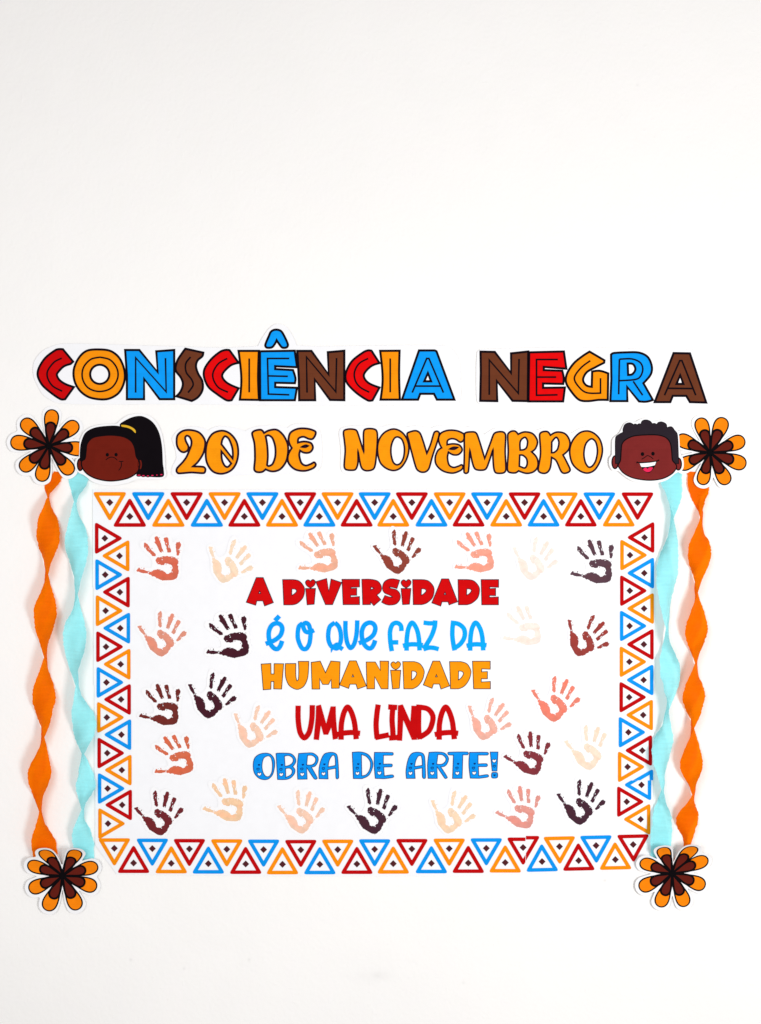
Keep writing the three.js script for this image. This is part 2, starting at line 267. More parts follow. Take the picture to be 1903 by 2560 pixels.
  [286.8, 381.6, 474.2, 567.6, 659.5, 752.5, 844.7, 936.9, 1029.9, 1123.2, 1215.8, 1307.7, 1398.8, 1490.2, 1582.9].forEach((x, i) => tri('down', x, 2129 + dip(x), seqD[i % 3], 0.965, x > 1320 ? 0.022 : (rnd() - 0.5) * 0.006));
  [334.8, 428.9, 521.5, 614.8, 706.7, 800, 892.6, 983.4, 1078.6, 1170.8, 1263.1, 1354.9, 1446.3, 1538].forEach((x, i) => tri('up', x, 2148 + dip(x), seqU[i % 3], 0.965, x > 1320 ? 0.022 : (rnd() - 0.5) * 0.006));
  const RBO = [R, B, O], ORB = [O, R, B];
  [1346, 1437, 1527, 1617, 1706, 1793.5, 1882.5, 1971, 2058.6].forEach((y, i) => tri('right', 271.5 + (y - 1346) * 0.011, y, RBO[i % 3], 0.955 - i * 0.002));
  [1390, 1480.5, 1570.5, 1660.6, 1748.5, 1836.5, 1925, 2012].forEach((y, i) => tri('left', 291 + (y - 1390) * 0.011, y, ORB[i % 3], 0.955 - i * 0.002));
  const drift = (y) => y < 1750 ? -(y - 1344) * 0.006 : -2.4 - (y - 1750) * 0.024;
  [1344, 1433, 1521.5, 1611, 1700, 1787.5, 1876, 1962, 2048].forEach((y, i) => tri('left', 1602.5 + drift(y), y, RBO[i % 3], 0.945 - i * 0.001));
  [1388, 1477, 1565, 1654.5, 1743, 1830.5, 1917, 2004].forEach((y, i) => tri('right', 1583.5 + drift(y), y, ORB[i % 3], 0.94 - i * 0.001));

  // sentence
  const z = E * 2.2, lp = (f, m, loops, lm, w, lines, lw) => letter(g, f, m, loops, lm, w, lines, z, lw);
  const heart = (x, y, s) => `${x},${y + 47 * s}! ${x - 42 * s},${y + 20 * s} ${x - 57 * s},${y - 20 * s} ${x - 30 * s},${y - 46 * s} ${x},${y - 28 * s}! ${x + 28 * s},${y - 50 * s} ${x + 55 * s},${y - 25 * s} ${x + 43 * s},${y + 15 * s}`;
  const F1 = [600, 1430, 360 / 1652], F2 = [930, 1430, 360 / 1652], SR = ink('#d4000e'), SW = 1.8;
  const a = (f, loops) => lp(f, SR, loops, PURPLE, SW);
  a(F1, ['190,65! 268,65! 385,352! 285,390! 265,332! 195,332! 182,382! 75,348!', '228,216! 240,246! 216,246!']);
  a(F1, ['492,88! 600,88! 680,105 735,170 742,230 720,300 660,360 600,378! 505,378!', '597,195! 640,200 650,225 620,255 595,268!']);
  a(F1, ['755,190! 868,190! 852,370! 773,377!']); letter(g, F1, SR, [heart(811, 137, 1)], PURPLE, SW, null, z, 0, 'heart_dot');
  a(F1, ['872,112! 995,76! 1020,222! 1048,82! 1167,122! 1063,375! 983,375!']);
  a(F1, ['1172,85! 1372,85! 1372,172! 1275,176! 1275,190! 1340,186! 1340,268! 1270,268! 1270,290! 1372,283! 1372,375! 1185,375!']);
  a(F1, ['1400,85! 1500,85 1580,105 1620,160 1618,220 1570,265! 1617,318! 1537,387! 1500,345! 1497,375! 1410,375!', '1503,172! 1538,187! 1503,207!']);
  a(F2, ['318,95! 287,190! 240,178 202,173 215,188 280,205 320,250 322,310 280,365 210,380 160,372 112,347! 150,270! 200,287 235,289 205,267 145,240 122,190 140,120 190,85 250,80']);
  a(F2, ['335,190! 447,190! 430,370! 353,375!']); letter(g, F2, SR, [heart(393, 137, 1)], PURPLE, SW, null, z, 0, 'heart_dot');
  a(F2, ['468,88! 570,88! 650,105 706,170 712,230 690,300 630,355 570,375! 475,375!', '568,193! 610,198 622,220 590,255 565,266!']);
  a(F2, ['800,80! 880,80! 982,342! 885,378! 873,343! 803,343! 788,392! 687,355!', '838,230! 849,260! 826,260!']);
  a(F2, ['988,88! 1090,88! 1170,105 1226,170 1232,230 1210,300 1150,355 1090,377! 993,377!', '1088,193! 1130,198 1140,220 1110,255 1085,266!']);
  a(F2, ['1253,88! 1452,88! 1452,176! 1350,172! 1350,192! 1418,188! 1418,272! 1347,270! 1347,292! 1450,287! 1450,377! 1260,377!']);
  // letters made of plain broad strokes
  function strokes(f, mat, runs, w, polys = []) {
    const gs = runs.map((t, i) => inkLine(outline(t, f, false, 8), w * f[2], false, g, z + i * 0.00014, 0.00013));
    polys.forEach((t, i) => gs.push(flat([outline(t, f)], g, z + 0.00028 + i * 0.00006).toNonIndexed()));
    addMesh('letter', mergeGeometries(gs.map((q) => q.index ? q.toNonIndexed() : q)), mat, g);
  }
  const F3 = [640, 1530, 320 / 1652], F4 = [950, 1530, 290 / 1652], SB = ink('#06a2ff'), SB2 = ink('#04acff');
  const ee = (dx, dy) => '128,412 170,395 250,360 318,300 342,220 320,165 265,146 205,175 170,250 170,340 195,420 240,470 285,475 320,430 340,372'.split(' ').map((t) => { const [x, y] = t.split(',').map(Number); return `${x + dx},${y + dy}`; }).join(' ');
  strokes(F3, SB, ['246,114! 305,52!', ee(0, 0)], 60);
  strokes(F3, SB, ['604,146 555,190 540,310 560,400 600,470 650,475 690,410 705,310 703,240 685,170 655,143 625,150 612,190 640,250 690,262 752,235'], 58);
  strokes(F3, SB, ['1020,138 955,190 934,290 945,390 990,455 1055,455 1095,380 1096,280 1070,190 1020,138', '1050,430! 1122,482!'], 58, ['1045,392 1095,420 1098,470 1045,500 1000,485 992,430', '965,478! 1002,478! 970,530!']);
  strokes(F3, SB, ['1157,115 1157,250 1180,400 1222,465 1270,410 1300,280 1309,108'], 58);
  strokes(F3, SB, [ee(1200, -8)], 60);
  strokes(F4, SB2, ['307,272 300,200 265,163 220,156 175,185 146,270 145,370 155,470 170,558', '170,433! 262,433!'], 65);
  const aa = (dx) => [`${380 + dx},552 ${382 + dx},400 ${400 + dx},260 ${430 + dx},180 ${458 + dx},153 ${490 + dx},180 ${530 + dx},260 ${555 + dx},380 ${565 + dx},548`, `${328 + dx},482 ${430 + dx},462 ${520 + dx},462 ${612 + dx},474`];
  strokes(F4, SB2, aa(0), 65);
  strokes(F4, SB2, ['622,152 700,162 760,160 800,152', '788,120 780,210 735,340 660,470 618,525', '620,530 700,508 770,512 836,530'], 65);
  strokes(F4, SB2, ['1045,124! 1032,250 1032,350 1048,470 1064,548!', '1035,156 1120,172 1190,230 1210,310 1190,390 1130,470 1050,518'], 65);
  strokes(F4, SB2, aa(905), 65);
  const F5 = [640, 1640, 310 / 1652], F6 = [930, 1640, 310 / 1652], h = (f, loops) => lp(f, ORANGE2, loops, PURPLE, 1.7);
  h(F5, ['72,108! 200,100! 203,240! 243,240! 245,102! 370,104! 343,440! 240,438! 240,340! 203,340! 200,442! 100,450!']);
  h(F5, ['395,102! 533,100! 532,250 540,310 552,332 568,305 573,200 567,72! 705,72! 700,200 685,310 640,400 570,442 510,435 440,385 400,290 392,180']);
  h(F5, ['738,85! 857,68! 928,225! 1000,67! 1122,78! 1110,428! 1010,430! 1003,310! 968,378! 890,378! 850,300! 850,440! 750,440!']);
  h(F5, ['1248,65! 1337,65! 1472,398! 1355,440! 1335,375! 1252,375! 1235,432! 1115,385!', '1292,245! 1306,278! 1280,278!']);
  h(F6, ['-75,80! 45,80! 113,195! 108,68! 222,70! 215,437! 125,437! 38,275! 35,437! -65,437!']);
  h(F6, ['250,190! 383,190! 365,430! 275,437!']); letter(g, F6, ORANGE2, [heart(318, 130, 1.13)], PURPLE, 1.7, null, z, 0, 'heart_dot');
  h(F6, ['412,75! 560,75! 640,105 690,180 695,230 670,320 610,400 540,437! 427,437!', '530,200! 575,205 597,235 570,290 528,320!']);
  h(F6, ['812,68! 903,68! 1035,398! 920,440! 900,373! 818,373! 800,430! 685,385!', '858,245! 870,278! 846,278!']);
  h(F6, ['1035,75! 1180,75! 1265,105 1312,180 1317,230 1290,320 1230,400 1150,437! 1048,437!', '1153,200! 1198,205 1220,235 1190,290 1150,320!']);
  h(F6, ['1340,70! 1575,70! 1575,175! 1462,170! 1460,212! 1537,208! 1537,303! 1455,303! 1455,347! 1577,340! 1577,437! 1355,437!']);
  const F7 = [720, 1740, 440 / 1652], SD = ink('#c80009');
  const am = (dx) => [`${500 + dx},410 ${502 + dx},270 ${525 + dx},160 ${560 + dx},104 ${595 + dx},150 ${625 + dx},250 ${642 + dx},405`, `${458 + dx},362 ${530 + dx},347 ${610 + dx},342 ${678 + dx},350`];
  strokes(F7, SD, ['97,90 97,220 115,340 155,392 200,340 225,220 230,85'], 50);
  strokes(F7, SD, [], 50, ['265,92! 310,80! 360,258! 402,97! 450,97! 452,200 460,300 470,400! 423,410! 408,295! 378,363! 335,363! 310,275! 292,413! 242,408! 262,200!']);
  strokes(F7, SD, am(0), 50);
  strokes(F7, SD, ['848,80! 834,180 828,280 838,400!', '820,390 890,376 948,364'], 50);
  strokes(F7, SD, ['985,105 978,220 985,330 988,400', '942,102! 1025,108!', '950,394! 1032,388!'], 50);
  strokes(F7, SD, [], 50, ['1033,88! 1078,78! 1150,240! 1160,90! 1212,92! 1205,300! 1212,410! 1165,412! 1083,225! 1072,420! 1025,418!']);
  strokes(F7, SD, ['1230,80! 1227,200 1228,330 1242,405!', '1215,103 1310,120 1358,180 1355,250 1320,330 1236,388'], 50);
  strokes(F7, SD, am(920), 50);
  const F8 = [620, 1870, 320 / 1652], F9 = [930, 1870, 340 / 1652], SO = ink('#0598f8');
  function hearted(f, loops, small, mid, big) {
    const m = lp(f, SO, loops, NAVY, 1.7), k = 0.27 * 320 / 1652 / f[2], zz = z + E * 1.2;
    const dark = [];
    if (small) dark.push(flat([outline(heart(small[0], small[1], k), f)], g, zz));
    if (mid) dark.push(inkLine(outline(heart(mid[0], mid[1], k * 1.1), f), 1.6, true, g, zz).toNonIndexed());
    if (big) { dark.push(inkLine(outline(heart(big[0], big[1], k * 1.75), f), 1.5, true, g, zz + E * 0.3).toNonIndexed()); addMesh('white_heart', flat([outline(heart(big[0], big[1], k * 1.6), f)], g, zz), WHITEINK, m); }
    addMesh('printed_hearts', mergeGeometries(dark.map((q) => q.index ? q.toNonIndexed() : q)), NAVY, m);
  }
  hearted(F8, ['235,65 300,85 342,150 345,240 320,340 270,395 210,408 140,385 85,320 70,220 90,130 150,80', '262,100 300,125 318,210 310,310 275,365 230,362 195,310 183,220 205,130'], [145, 218], [132, 272], [150, 338]);
  hearted(F8, ['365,72! 380,66 480,65 560,75 610,125 618,180 580,240! 608,280 600,330 550,385 490,405 385,405!', '472,105! 530,97 580,130 582,180 540,220 480,235!', '487,265! 540,260 572,290 560,340 490,378!'], [440, 218], [428, 275], [432, 343]);
  hearted(F8, ['657,70! 760,63 840,65 900,110 905,170 870,230 820,245! 895,385 880,402 855,395 760,250! 765,400! 645,402! 640,230', '770,95! 830,95 872,130 870,180 830,215 760,218!'], [710, 215], [697, 270], [702, 340]);
  hearted(F8, ['920,395! 918,280 940,170 985,80 1050,57 1110,60 1150,90 1165,200 1172,380 1155,398 1138,385 1135,260! 1030,280! 1035,398!', '1035,243! 1050,160 1085,100 1115,95 1128,140 1130,225!'], [988, 210], [975, 265], [977, 333]);
  hearted(F8, ['1348,55! 1470,52 1560,90 1610,180 1605,260 1560,350 1470,395! 1362,393!', '1465,85! 1530,110 1580,180 1575,270 1530,340 1470,358!'], [1425, 207], [1412, 260], [1415, 328]);
  hearted(F9, ['32,52! 250,55 260,72 248,87! 140,87! 138,195! 240,195 248,212 238,228! 143,230! 150,338! 250,325 265,345 250,358 150,372! 42,368! 28,200'], [97, 192], [83, 243], [92, 305]);
  hearted(F9, ['420,368! 415,270 440,140 480,70 540,50 610,60 638,100 648,230 650,360 632,370 615,355 612,240! 517,258! 525,368!', '520,225! 530,160 560,100 595,92 608,130 612,210!'], [480, 192], [467, 243], [468, 308]);
  hearted(F9, ['695,52! 800,48 880,60 925,110 925,160 890,215 835,228! 915,355 895,370 880,360 790,225! 793,368! 683,368! 677,200', '800,80! 860,85 898,125 890,165 850,195 787,195!'], [743, 192], [732, 243], [733, 307]);
  hearted(F9, ['930,51 1160,48 1172,65 1160,82! 1103,82! 1095,368! 980,368! 990,85! 935,82 922,66'], [1047, 192], [1033, 243], [1037, 307]);
  hearted(F9, ['1187,52! 1400,52 1415,68 1400,85! 1288,85! 1288,193! 1390,190 1403,208 1390,225! 1292,225! 1297,338! 1400,322 1417,340 1400,353 1300,367! 1195,365! 1178,200'], [1247, 190], [1233, 243], [1241, 305]);
  hearted(F9, ['1437,48! 1530,48! 1518,278! 1460,278!'], null, [1485, 220], [1485, 157]);
  hearted(F9, ['1460,300 1490,295 1520,300 1527,330 1520,358 1490,365 1458,360 1452,330'], [1488, 330]);
}

// ---------------------------------------------------------------- handprints: one print, many colours and turns
{
  const k = 130 / 1652, F = [0, 0, k];   // the print's own units, thumb tip to little finger tip is 130 grid units
  const tip = [150 * k, 1250 * k], end = [1500 * k, 300 * k], base = { at: [80, 80] };
  function rough(pts, amp) {             // ragged edge of a printed hand
    const o = [];
    pts.forEach((a, i) => { const b = pts[(i + 1) % pts.length], d = Math.hypot(b[0] - a[0], b[1] - a[1]), n = Math.max(1, Math.round(d / 0.9)), nx = -(b[1] - a[1]) / (d || 1), ny = (b[0] - a[0]) / (d || 1); for (let j = 0; j < n; j++) { const t = j / n, e = (rnd() - 0.5) * amp * (rnd() < 0.12 ? 2.4 : 1); o.push([a[0] + (b[0] - a[0]) * t + nx * e, a[1] + (b[1] - a[1]) * t + ny * e]); } });
    return o;
  }
  const ol = (t, amp = 1.45) => rough(outline(t, F), amp), gap = (x, y, rx, ry, turn = 0) => ellipse(x * k, y * k, rx * k, ry * k, 9, turn);
  const fingers = [
    [ol('400,345 450,355 510,410 560,490 640,590 700,640 755,720 745,765 650,765 600,700 560,660 490,600 440,530 400,490 385,420'), gap(545, 540, 8, 30, -0.6), gap(440, 485, 16, 12)],
    [ol('725,165! 790,135 830,160 860,220 895,300 925,390 945,490 985,560 1005,640! 985,630 955,590! 935,665! 905,650! 870,610 830,520 790,430 740,360 715,325 740,280 725,220')],
    [ol('1020,190! 1090,165 1130,180 1160,250 1175,340 1180,400 1215,500 1245,580 1235,640 1170,660 1125,640 1120,590 1090,490 1060,410 1030,300'), gap(1097, 365, 15, 19), gap(1172, 465, 13, 52, -0.25)],
    [ol('1400,370 1420,335 1490,325 1500,300! 1545,360 1560,440 1535,490 1505,550 1525,620 1500,700 1475,745 1430,745 1415,690 1405,590 1400,500 1395,430'), gap(1468, 565, 8, 24, 0.2)],
  ].map((l) => flat(l, base, E));
  const palmShape = flat([ol('150,1250! 175,1190 230,1130 250,1150 290,1185 380,1195 470,1225 540,1255 620,1255 690,1215 790,1190 880,1190 940,1210 990,1240 1040,1265 1080,1310 1110,1330 1170,1320 1240,1280 1270,1190 1285,1100 1240,1040 1160,1015 1090,1000 1050,990 1030,1040 980,1050 900,1035 820,1015 775,970 760,880 800,810 860,795 910,805 980,775 1080,768 1180,775 1290,780 1370,820 1440,860 1480,940 1470,1000 1445,1035 1470,1090 1475,1180 1490,1280 1460,1370 1440,1440 1360,1500 1270,1530 1140,1530 970,1540 900,1510 800,1470 740,1420 650,1405 600,1370 540,1340 510,1315 400,1310 280,1290 220,1260', 1.6),
    gap(965, 880, 22, 12), gap(958, 818, 18, 9), gap(1270, 812, 20, 12), gap(842, 965, 13, 9), gap(528, 1285, 24, 14), gap(900, 1218, 15, 8), gap(1278, 1268, 13, 20)], base, E);
  const flecks = [[1462, 838, 14], [640, 520, 16], [1242, 1125, 12], [875, 180, 14], [385, 1158, 20], [545, 1232, 12], [1552, 580, 10], [905, 278, 9], [1085, 1028, 14], [1408, 1490, 10], [300, 1138, 10], [1545, 460, 9]].map(([x, y, r]) => flat([ellipse(x * k, y * k, r * k * 1.3, r * k * 0.8, 6, x)], base, E));
  const palm = mergeGeometries([palmShape, ...flecks]);
  const sheet = slab([outline('640,1010 612,1120 400,1120 220,1065 110,1130 75,1250 150,1335 400,1390 560,1440 700,1510 900,1612 1150,1612 1350,1580 1490,1490 1560,1370 1560,1150 1572,950 1562,800 1600,700 1640,560 1650,420 1610,290 1510,222 1400,240 1310,330! 1255,160 1150,90 1050,88 978,130! 900,75 760,48 640,100 570,200 556,290! 480,268 370,258 270,292 235,400 300,520 450,690 580,820 630,920', F, true, 5)], base, -0.0002, 0.0002);
  const shade = { terracotta: '#dd7058', cream: '#ffe4c8', peach: '#f6b89c', brown: '#93463a', salmon: '#fba892', ivory: '#fff2e8', charcoal: '#5e434e', coral: '#e89a84', black: '#48202c', maroon: '#74302c', russet: '#9e433e', pale: '#fdd4bc', rose: '#f6b9a8', pink: '#f28a76', wine: '#873840', sand: '#fcd3ac', buff: '#ffe0c0', blush: '#e99f94', ink: '#4a2c3a', rust: '#dc7050', oat: '#fee8d2', plum: '#742a30' };
  const H = [ // thumb tip, little finger tip, colour, label, fingers left off
    [341.8, 1428.4, 448.1, 1353.6, 'terracotta', 'terracotta red handprint cutout in the poster’s top left corner'],
    [521.6, 1367.6, 633.8, 1417.7, 'cream', 'cream handprint cutout just above left of the red word A'],
    [746.7, 1423.6, 829.9, 1331.6, 'peach', 'light peach handprint cutout above the letters IV of DIVERSIDADE'],
    [931.7, 1366, 1052.9, 1370.2, 'brown', 'reddish brown handprint cutout at the middle of the top row'],
    [1137.1, 1421, 1223, 1333, 'salmon', 'salmon pink handprint cutout above the final letters of DIVERSIDADE'],
    [1281.2, 1370, 1395.4, 1401.9, 'ivory', 'barely visible ivory handprint cutout in the top row beside a charcoal one'],
    [1426.2, 1436.9, 1530.2, 1360.7, 'charcoal', 'charcoal purple handprint cutout in the poster’s top right corner'],
    [343.7, 1566.9, 466.5, 1579.2, 'coral', 'coral handprint cutout tilted right, left of a black one in the second row'],
    [516.5, 1633.8, 610.2, 1539.1, 'black', 'near black handprint cutout beside the blue letter É'],
    [1257.5, 1598.3, 1347, 1521, 'ivory', 'very faint ivory handprint cutout right of the blue words FAZ DA', [3]],
    [1419, 1550, 1524, 1608.6, 'russet', 'russet handprint cutout strongly tilted, beside the right triangle border'],
    [348, 1792.2, 447, 1721, 'maroon', 'maroon handprint cutout beside the left triangle border, left of a black one'],
    [470, 1712.1, 592, 1742.6, 'black', 'near black tilted handprint cutout left of the orange word HUMANIDADE'],
    [584.4, 1784.6, 695, 1827.8, 'pale', 'pale peach handprint cutout just left of the red word UMA'],
    [1169.3, 1765.2, 1279.8, 1809, 'rose', 'rose pink handprint cutout just right of the red word LINDA'],
    [1327.7, 1726.6, 1451, 1745.2, 'pink', 'coral pink handprint cutout right of the orange word HUMANIDADE'],
    [1258.5, 1893, 1374.3, 1855.7, 'wine', 'wine brown handprint cutout right of the exclamation mark'],
    [1410.3, 1854.4, 1533, 1860, 'oat', 'oat coloured handprint cutout lacking a little finger, right of a wine brown one', [3]],
    [387.4, 1932.5, 466.2, 1839.2, 'rust', 'rust orange handprint cutout below the maroon one near the left border'],
    [335.3, 2021.4, 458.5, 2020, 'plum', 'plum brown handprint cutout in the poster’s bottom left corner'],
    [506.8, 2024, 614.9, 1963, 'sand', 'sand coloured handprint cutout in the bottom row, right of a plum brown one'],
    [692.7, 2016.4, 812, 2019.7, 'pale', 'pale pink handprint cutout in the bottom row under the word OBRA'],
    [866.6, 2017.4, 993.4, 2013.2, 'ink', 'near black handprint cutout in the bottom row under the word DE'],
    [1076.8, 2001.7, 1189.6, 2037.7, 'buff', 'buff yellow handprint cutout in the bottom row under the word ARTE'],
    [1238.4, 2033.2, 1348.9, 1987.8, 'blush', 'blush pink handprint cutout in the bottom row, left of the corner one'],
    [1391.2, 1986.3, 1513.8, 2001.4, 'ink', 'near black handprint cutout in the poster’s bottom right corner'],
  ];
  const mats = {};
  H.forEach(([tx, ty, px, py, col, label, off = []], i) => {
    const v0 = [end[0] - tip[0], end[1] - tip[1]], v1 = [px - tx, py - ty], s = Math.hypot(...v1) / Math.hypot(...v0), a = Math.atan2(v1[1], v1[0]) - Math.atan2(v0[1], v0[0]);
    const d = [base.at[0] - tip[0], base.at[1] - tip[1]], gx = tx + s * (d[0] * Math.cos(a) - d[1] * Math.sin(a)), gy = ty + s * (d[0] * Math.sin(a) + d[1] * Math.cos(a));
    const g = thing('handprint_cutout', gx, gy, 0.00268, label, 'handprint', 'handprint cutouts glued on the poster');
    g.rotation.set((rnd() - 0.5) * 0.0015, rnd() * 0.0018, -a); g.rotation.order = 'YXZ'; g.scale.set(s, s, 1);
    const m = mats[col] ??= ink(shade[col], printMottle, 0.86);
    addMesh('paper_cutout', sheet, CARD, g);
    const p = addMesh('palm_print', palm, m, g); p.rotation.z = 0;
    fingers.forEach((f, j) => off.includes(j) || addMesh('finger_print', f, m, g));
  });
}

// ---------------------------------------------------------------- children's faces cut from paper
const SKIN = ink('#701f14'), SKIN2 = ink('#7d2928'), HAIR = ink('#100a10'), HAIR2 = ink('#2c242c'), GOLD = ink('#e8b830'), PINK = ink('#ee2a5c');
{
  const F = [0, 1000, 440 / 1652], g = thing('face_cutout', 282, 1128, 0.0053, 'paper cutout of a drawn girl’s face with a long black ponytail', 'wall cutout', 'paper face cutouts beside the date');
  g.rotation.set(-0.028, 0.004, 0);
  addMesh('paper_cutout', slab([outline('748,400 755,370 790,300 860,252 960,228 1090,222 1130,188 1200,142 1290,128 1390,143 1470,208 1520,320 1546,500 1553,650 1562,700 1525,740 1400,745 1290,745 1200,778 1050,803 900,780 790,705 740,680 705,620 712,565 742,530', F)], g, -0.0005, 0.0005), CARD, g);
  const put = (name, loops, m, z, line, w) => { const q = addMesh(name, flat(loops.map((t) => typeof t === 'string' ? outline(t, F) : t), g, z), m, g); if (line) addMesh('outline', mergeGeometries(loops.map((t) => inkLine(typeof t === 'string' ? outline(t, F) : t, w, true, g, z + E * 0.6))), line, q); return q; };
  const px = (x, y, rx, ry, turn) => ellipse(F[0] + x * F[2], F[1] + y * F[2], rx * F[2], ry * F[2], 28, turn);
  put('ear', [px(756, 606, 26, 56)], SKIN, E, HAIR, 3.4);
  put('ponytail', ['1122,235 1180,188 1260,155 1340,153 1430,205 1490,300 1520,430 1530,600 1538,655 1530,720 1400,722 1285,712 1282,698 1290,640 1285,560 1250,400 1180,300'], HAIR, E * 1.4);
  put('hair', ['752,575! 752,480 762,400 800,310 880,262 1000,243 1120,245 1220,290 1290,400 1312,572!'], HAIR, E * 2);
  put('ear', [px(1318, 606, 20, 48)], SKIN, E * 2.4, HAIR, 2.8);
  put('face', ['810,480 820,410 870,355 960,335 1060,330 1160,345 1230,385 1265,450 1280,530 1310,580 1312,620 1288,680 1200,735 1050,760 920,742 830,700 778,640 768,580 800,550'], SKIN, E * 3, HAIR, 3.2);
  put('eye', [px(1009, 514, 15, 17)], HAIR, E * 4); put('eye', [px(1091, 513, 15, 17)], HAIR, E * 4);
  addMesh('nose', inkLine(outline('995,563 1020,544 1050,536 1080,545 1103,566', F, false), 2, false, g, E * 4), HAIR, g);
  addMesh('mouth', mergeGeometries([inkLine(outline('1138,577 1142,610 1132,640 1115,660', F, false), 2, false, g, E * 4), inkLine(outline('1118,574 1140,578 1160,575', F, false), 2, false, g, E * 4.3)]), HAIR, g);
  put('hair_band', ['1138,232 1200,238 1255,265 1275,290 1270,312 1235,280 1195,262 1140,250'], GOLD, E * 3.4, HAIR, 0.9);
  for (let i = 0; i < 6; i++) put('hair_bead', [px(1306 + i * 42, 706 + [0, 4, 6, 2, -2, -6][i], [20, 17, 14, 16, 10, 16][i], 9.5, -0.05)], PINK, E * 3.4, HAIR, 2.4);
}
{
  const F = [1500, 1020, 400 / 1652], g = thing('face_cutout', 1616, 1128, 0.0053, 'paper cutout of a drawn smiling boy’s face with short curly hair', 'wall cutout', 'paper face cutouts beside the date');
  g.rotation.set(-0.028, 0.004, 0);
  addMesh('paper_cutout', slab([outline('128,340 150,300 200,258 222,220 255,160 310,132 370,140 420,115 480,102 550,128 600,128 650,122 712,162 785,192 812,240 822,330 830,470 858,520 864,600 845,645 780,675 700,738 600,772 480,778 340,755 240,694 190,652 130,645 98,590 98,520 124,480', F)], g, -0.0005, 0.0005), CARD, g);
  const put = (name, loops, m, z, line, w) => { const q = addMesh(name, flat(loops.map((t) => typeof t === 'string' ? outline(t, F) : t), g, z), m, g); if (line) addMesh('outline', mergeGeometries(loops.map((t) => inkLine(typeof t === 'string' ? outline(t, F) : t, w, true, g, z + E * 0.6))), line, q); return q; };
  const px = (x, y, rx, ry, turn) => ellipse(F[0] + x * F[2], F[1] + y * F[2], rx * F[2], ry * F[2], 28, turn);
  put('ear', [px(156, 560, 32, 66)], SKIN2, E, HAIR, 3.2); put('ear', [px(808, 578, 32, 62)], SKIN2, E, HAIR, 3.2);
  put('hair', ['160,575! 158,380 165,300 200,270 240,250! 240,215 262,168 310,152 350,172! 365,164 390,172! 405,162 425,165! 440,132 480,122 520,135 542,162! 565,158 590,168! 605,148 643,143 685,165 692,203! 740,193 770,228! 800,270 808,400 812,575!'], HAIR2, E * 2, HAIR, 1.4);
  put('face', ['220,440 230,370 270,325 350,290 480,278 600,280 680,305 725,360 740,450 748,540 785,585 788,620 740,680 640,730 500,746 340,722 240,670 188,600 192,580 212,540'], SKIN2, E * 3, HAIR, 2.8);
  put('eye', [px(439, 476, 18, 20)], HAIR, E * 4); put('eye', [px(547, 472, 18, 20)], HAIR, E * 4);
  addMesh('nose', inkLine(outline('430,530 465,508 490,492 520,503 550,526', F, false), 2, false, g, E * 4), HAIR, g);
  const mouth = put('mouth', ['405,566! 500,562 590,548! 560,612 520,662 490,670 450,642 420,600'], HAIR, E * 4);
  addMesh('teeth', flat([outline('410,572! 500,566 580,552! 566,590! 490,607 426,608!', F)], g, E * 5), WHITEINK, mouth);
  addMesh('tongue', flat([outline('445,632 470,615 490,630! 512,612 545,618 522,652 490,662 460,650', F)], g, E * 5), PINK, mouth);
  addMesh('smile_line', mergeGeometries([inkLine(outline('382,560 400,565 500,561 590,547 608,536', F, false), 2.6, false, g, E * 6), inkLine(outline('378,572 385,552', F, false), 2, false, g, E * 6.3), inkLine(outline('600,532 610,545', F, false), 2, false, g, E * 6.3)]), HAIR, mouth);
}

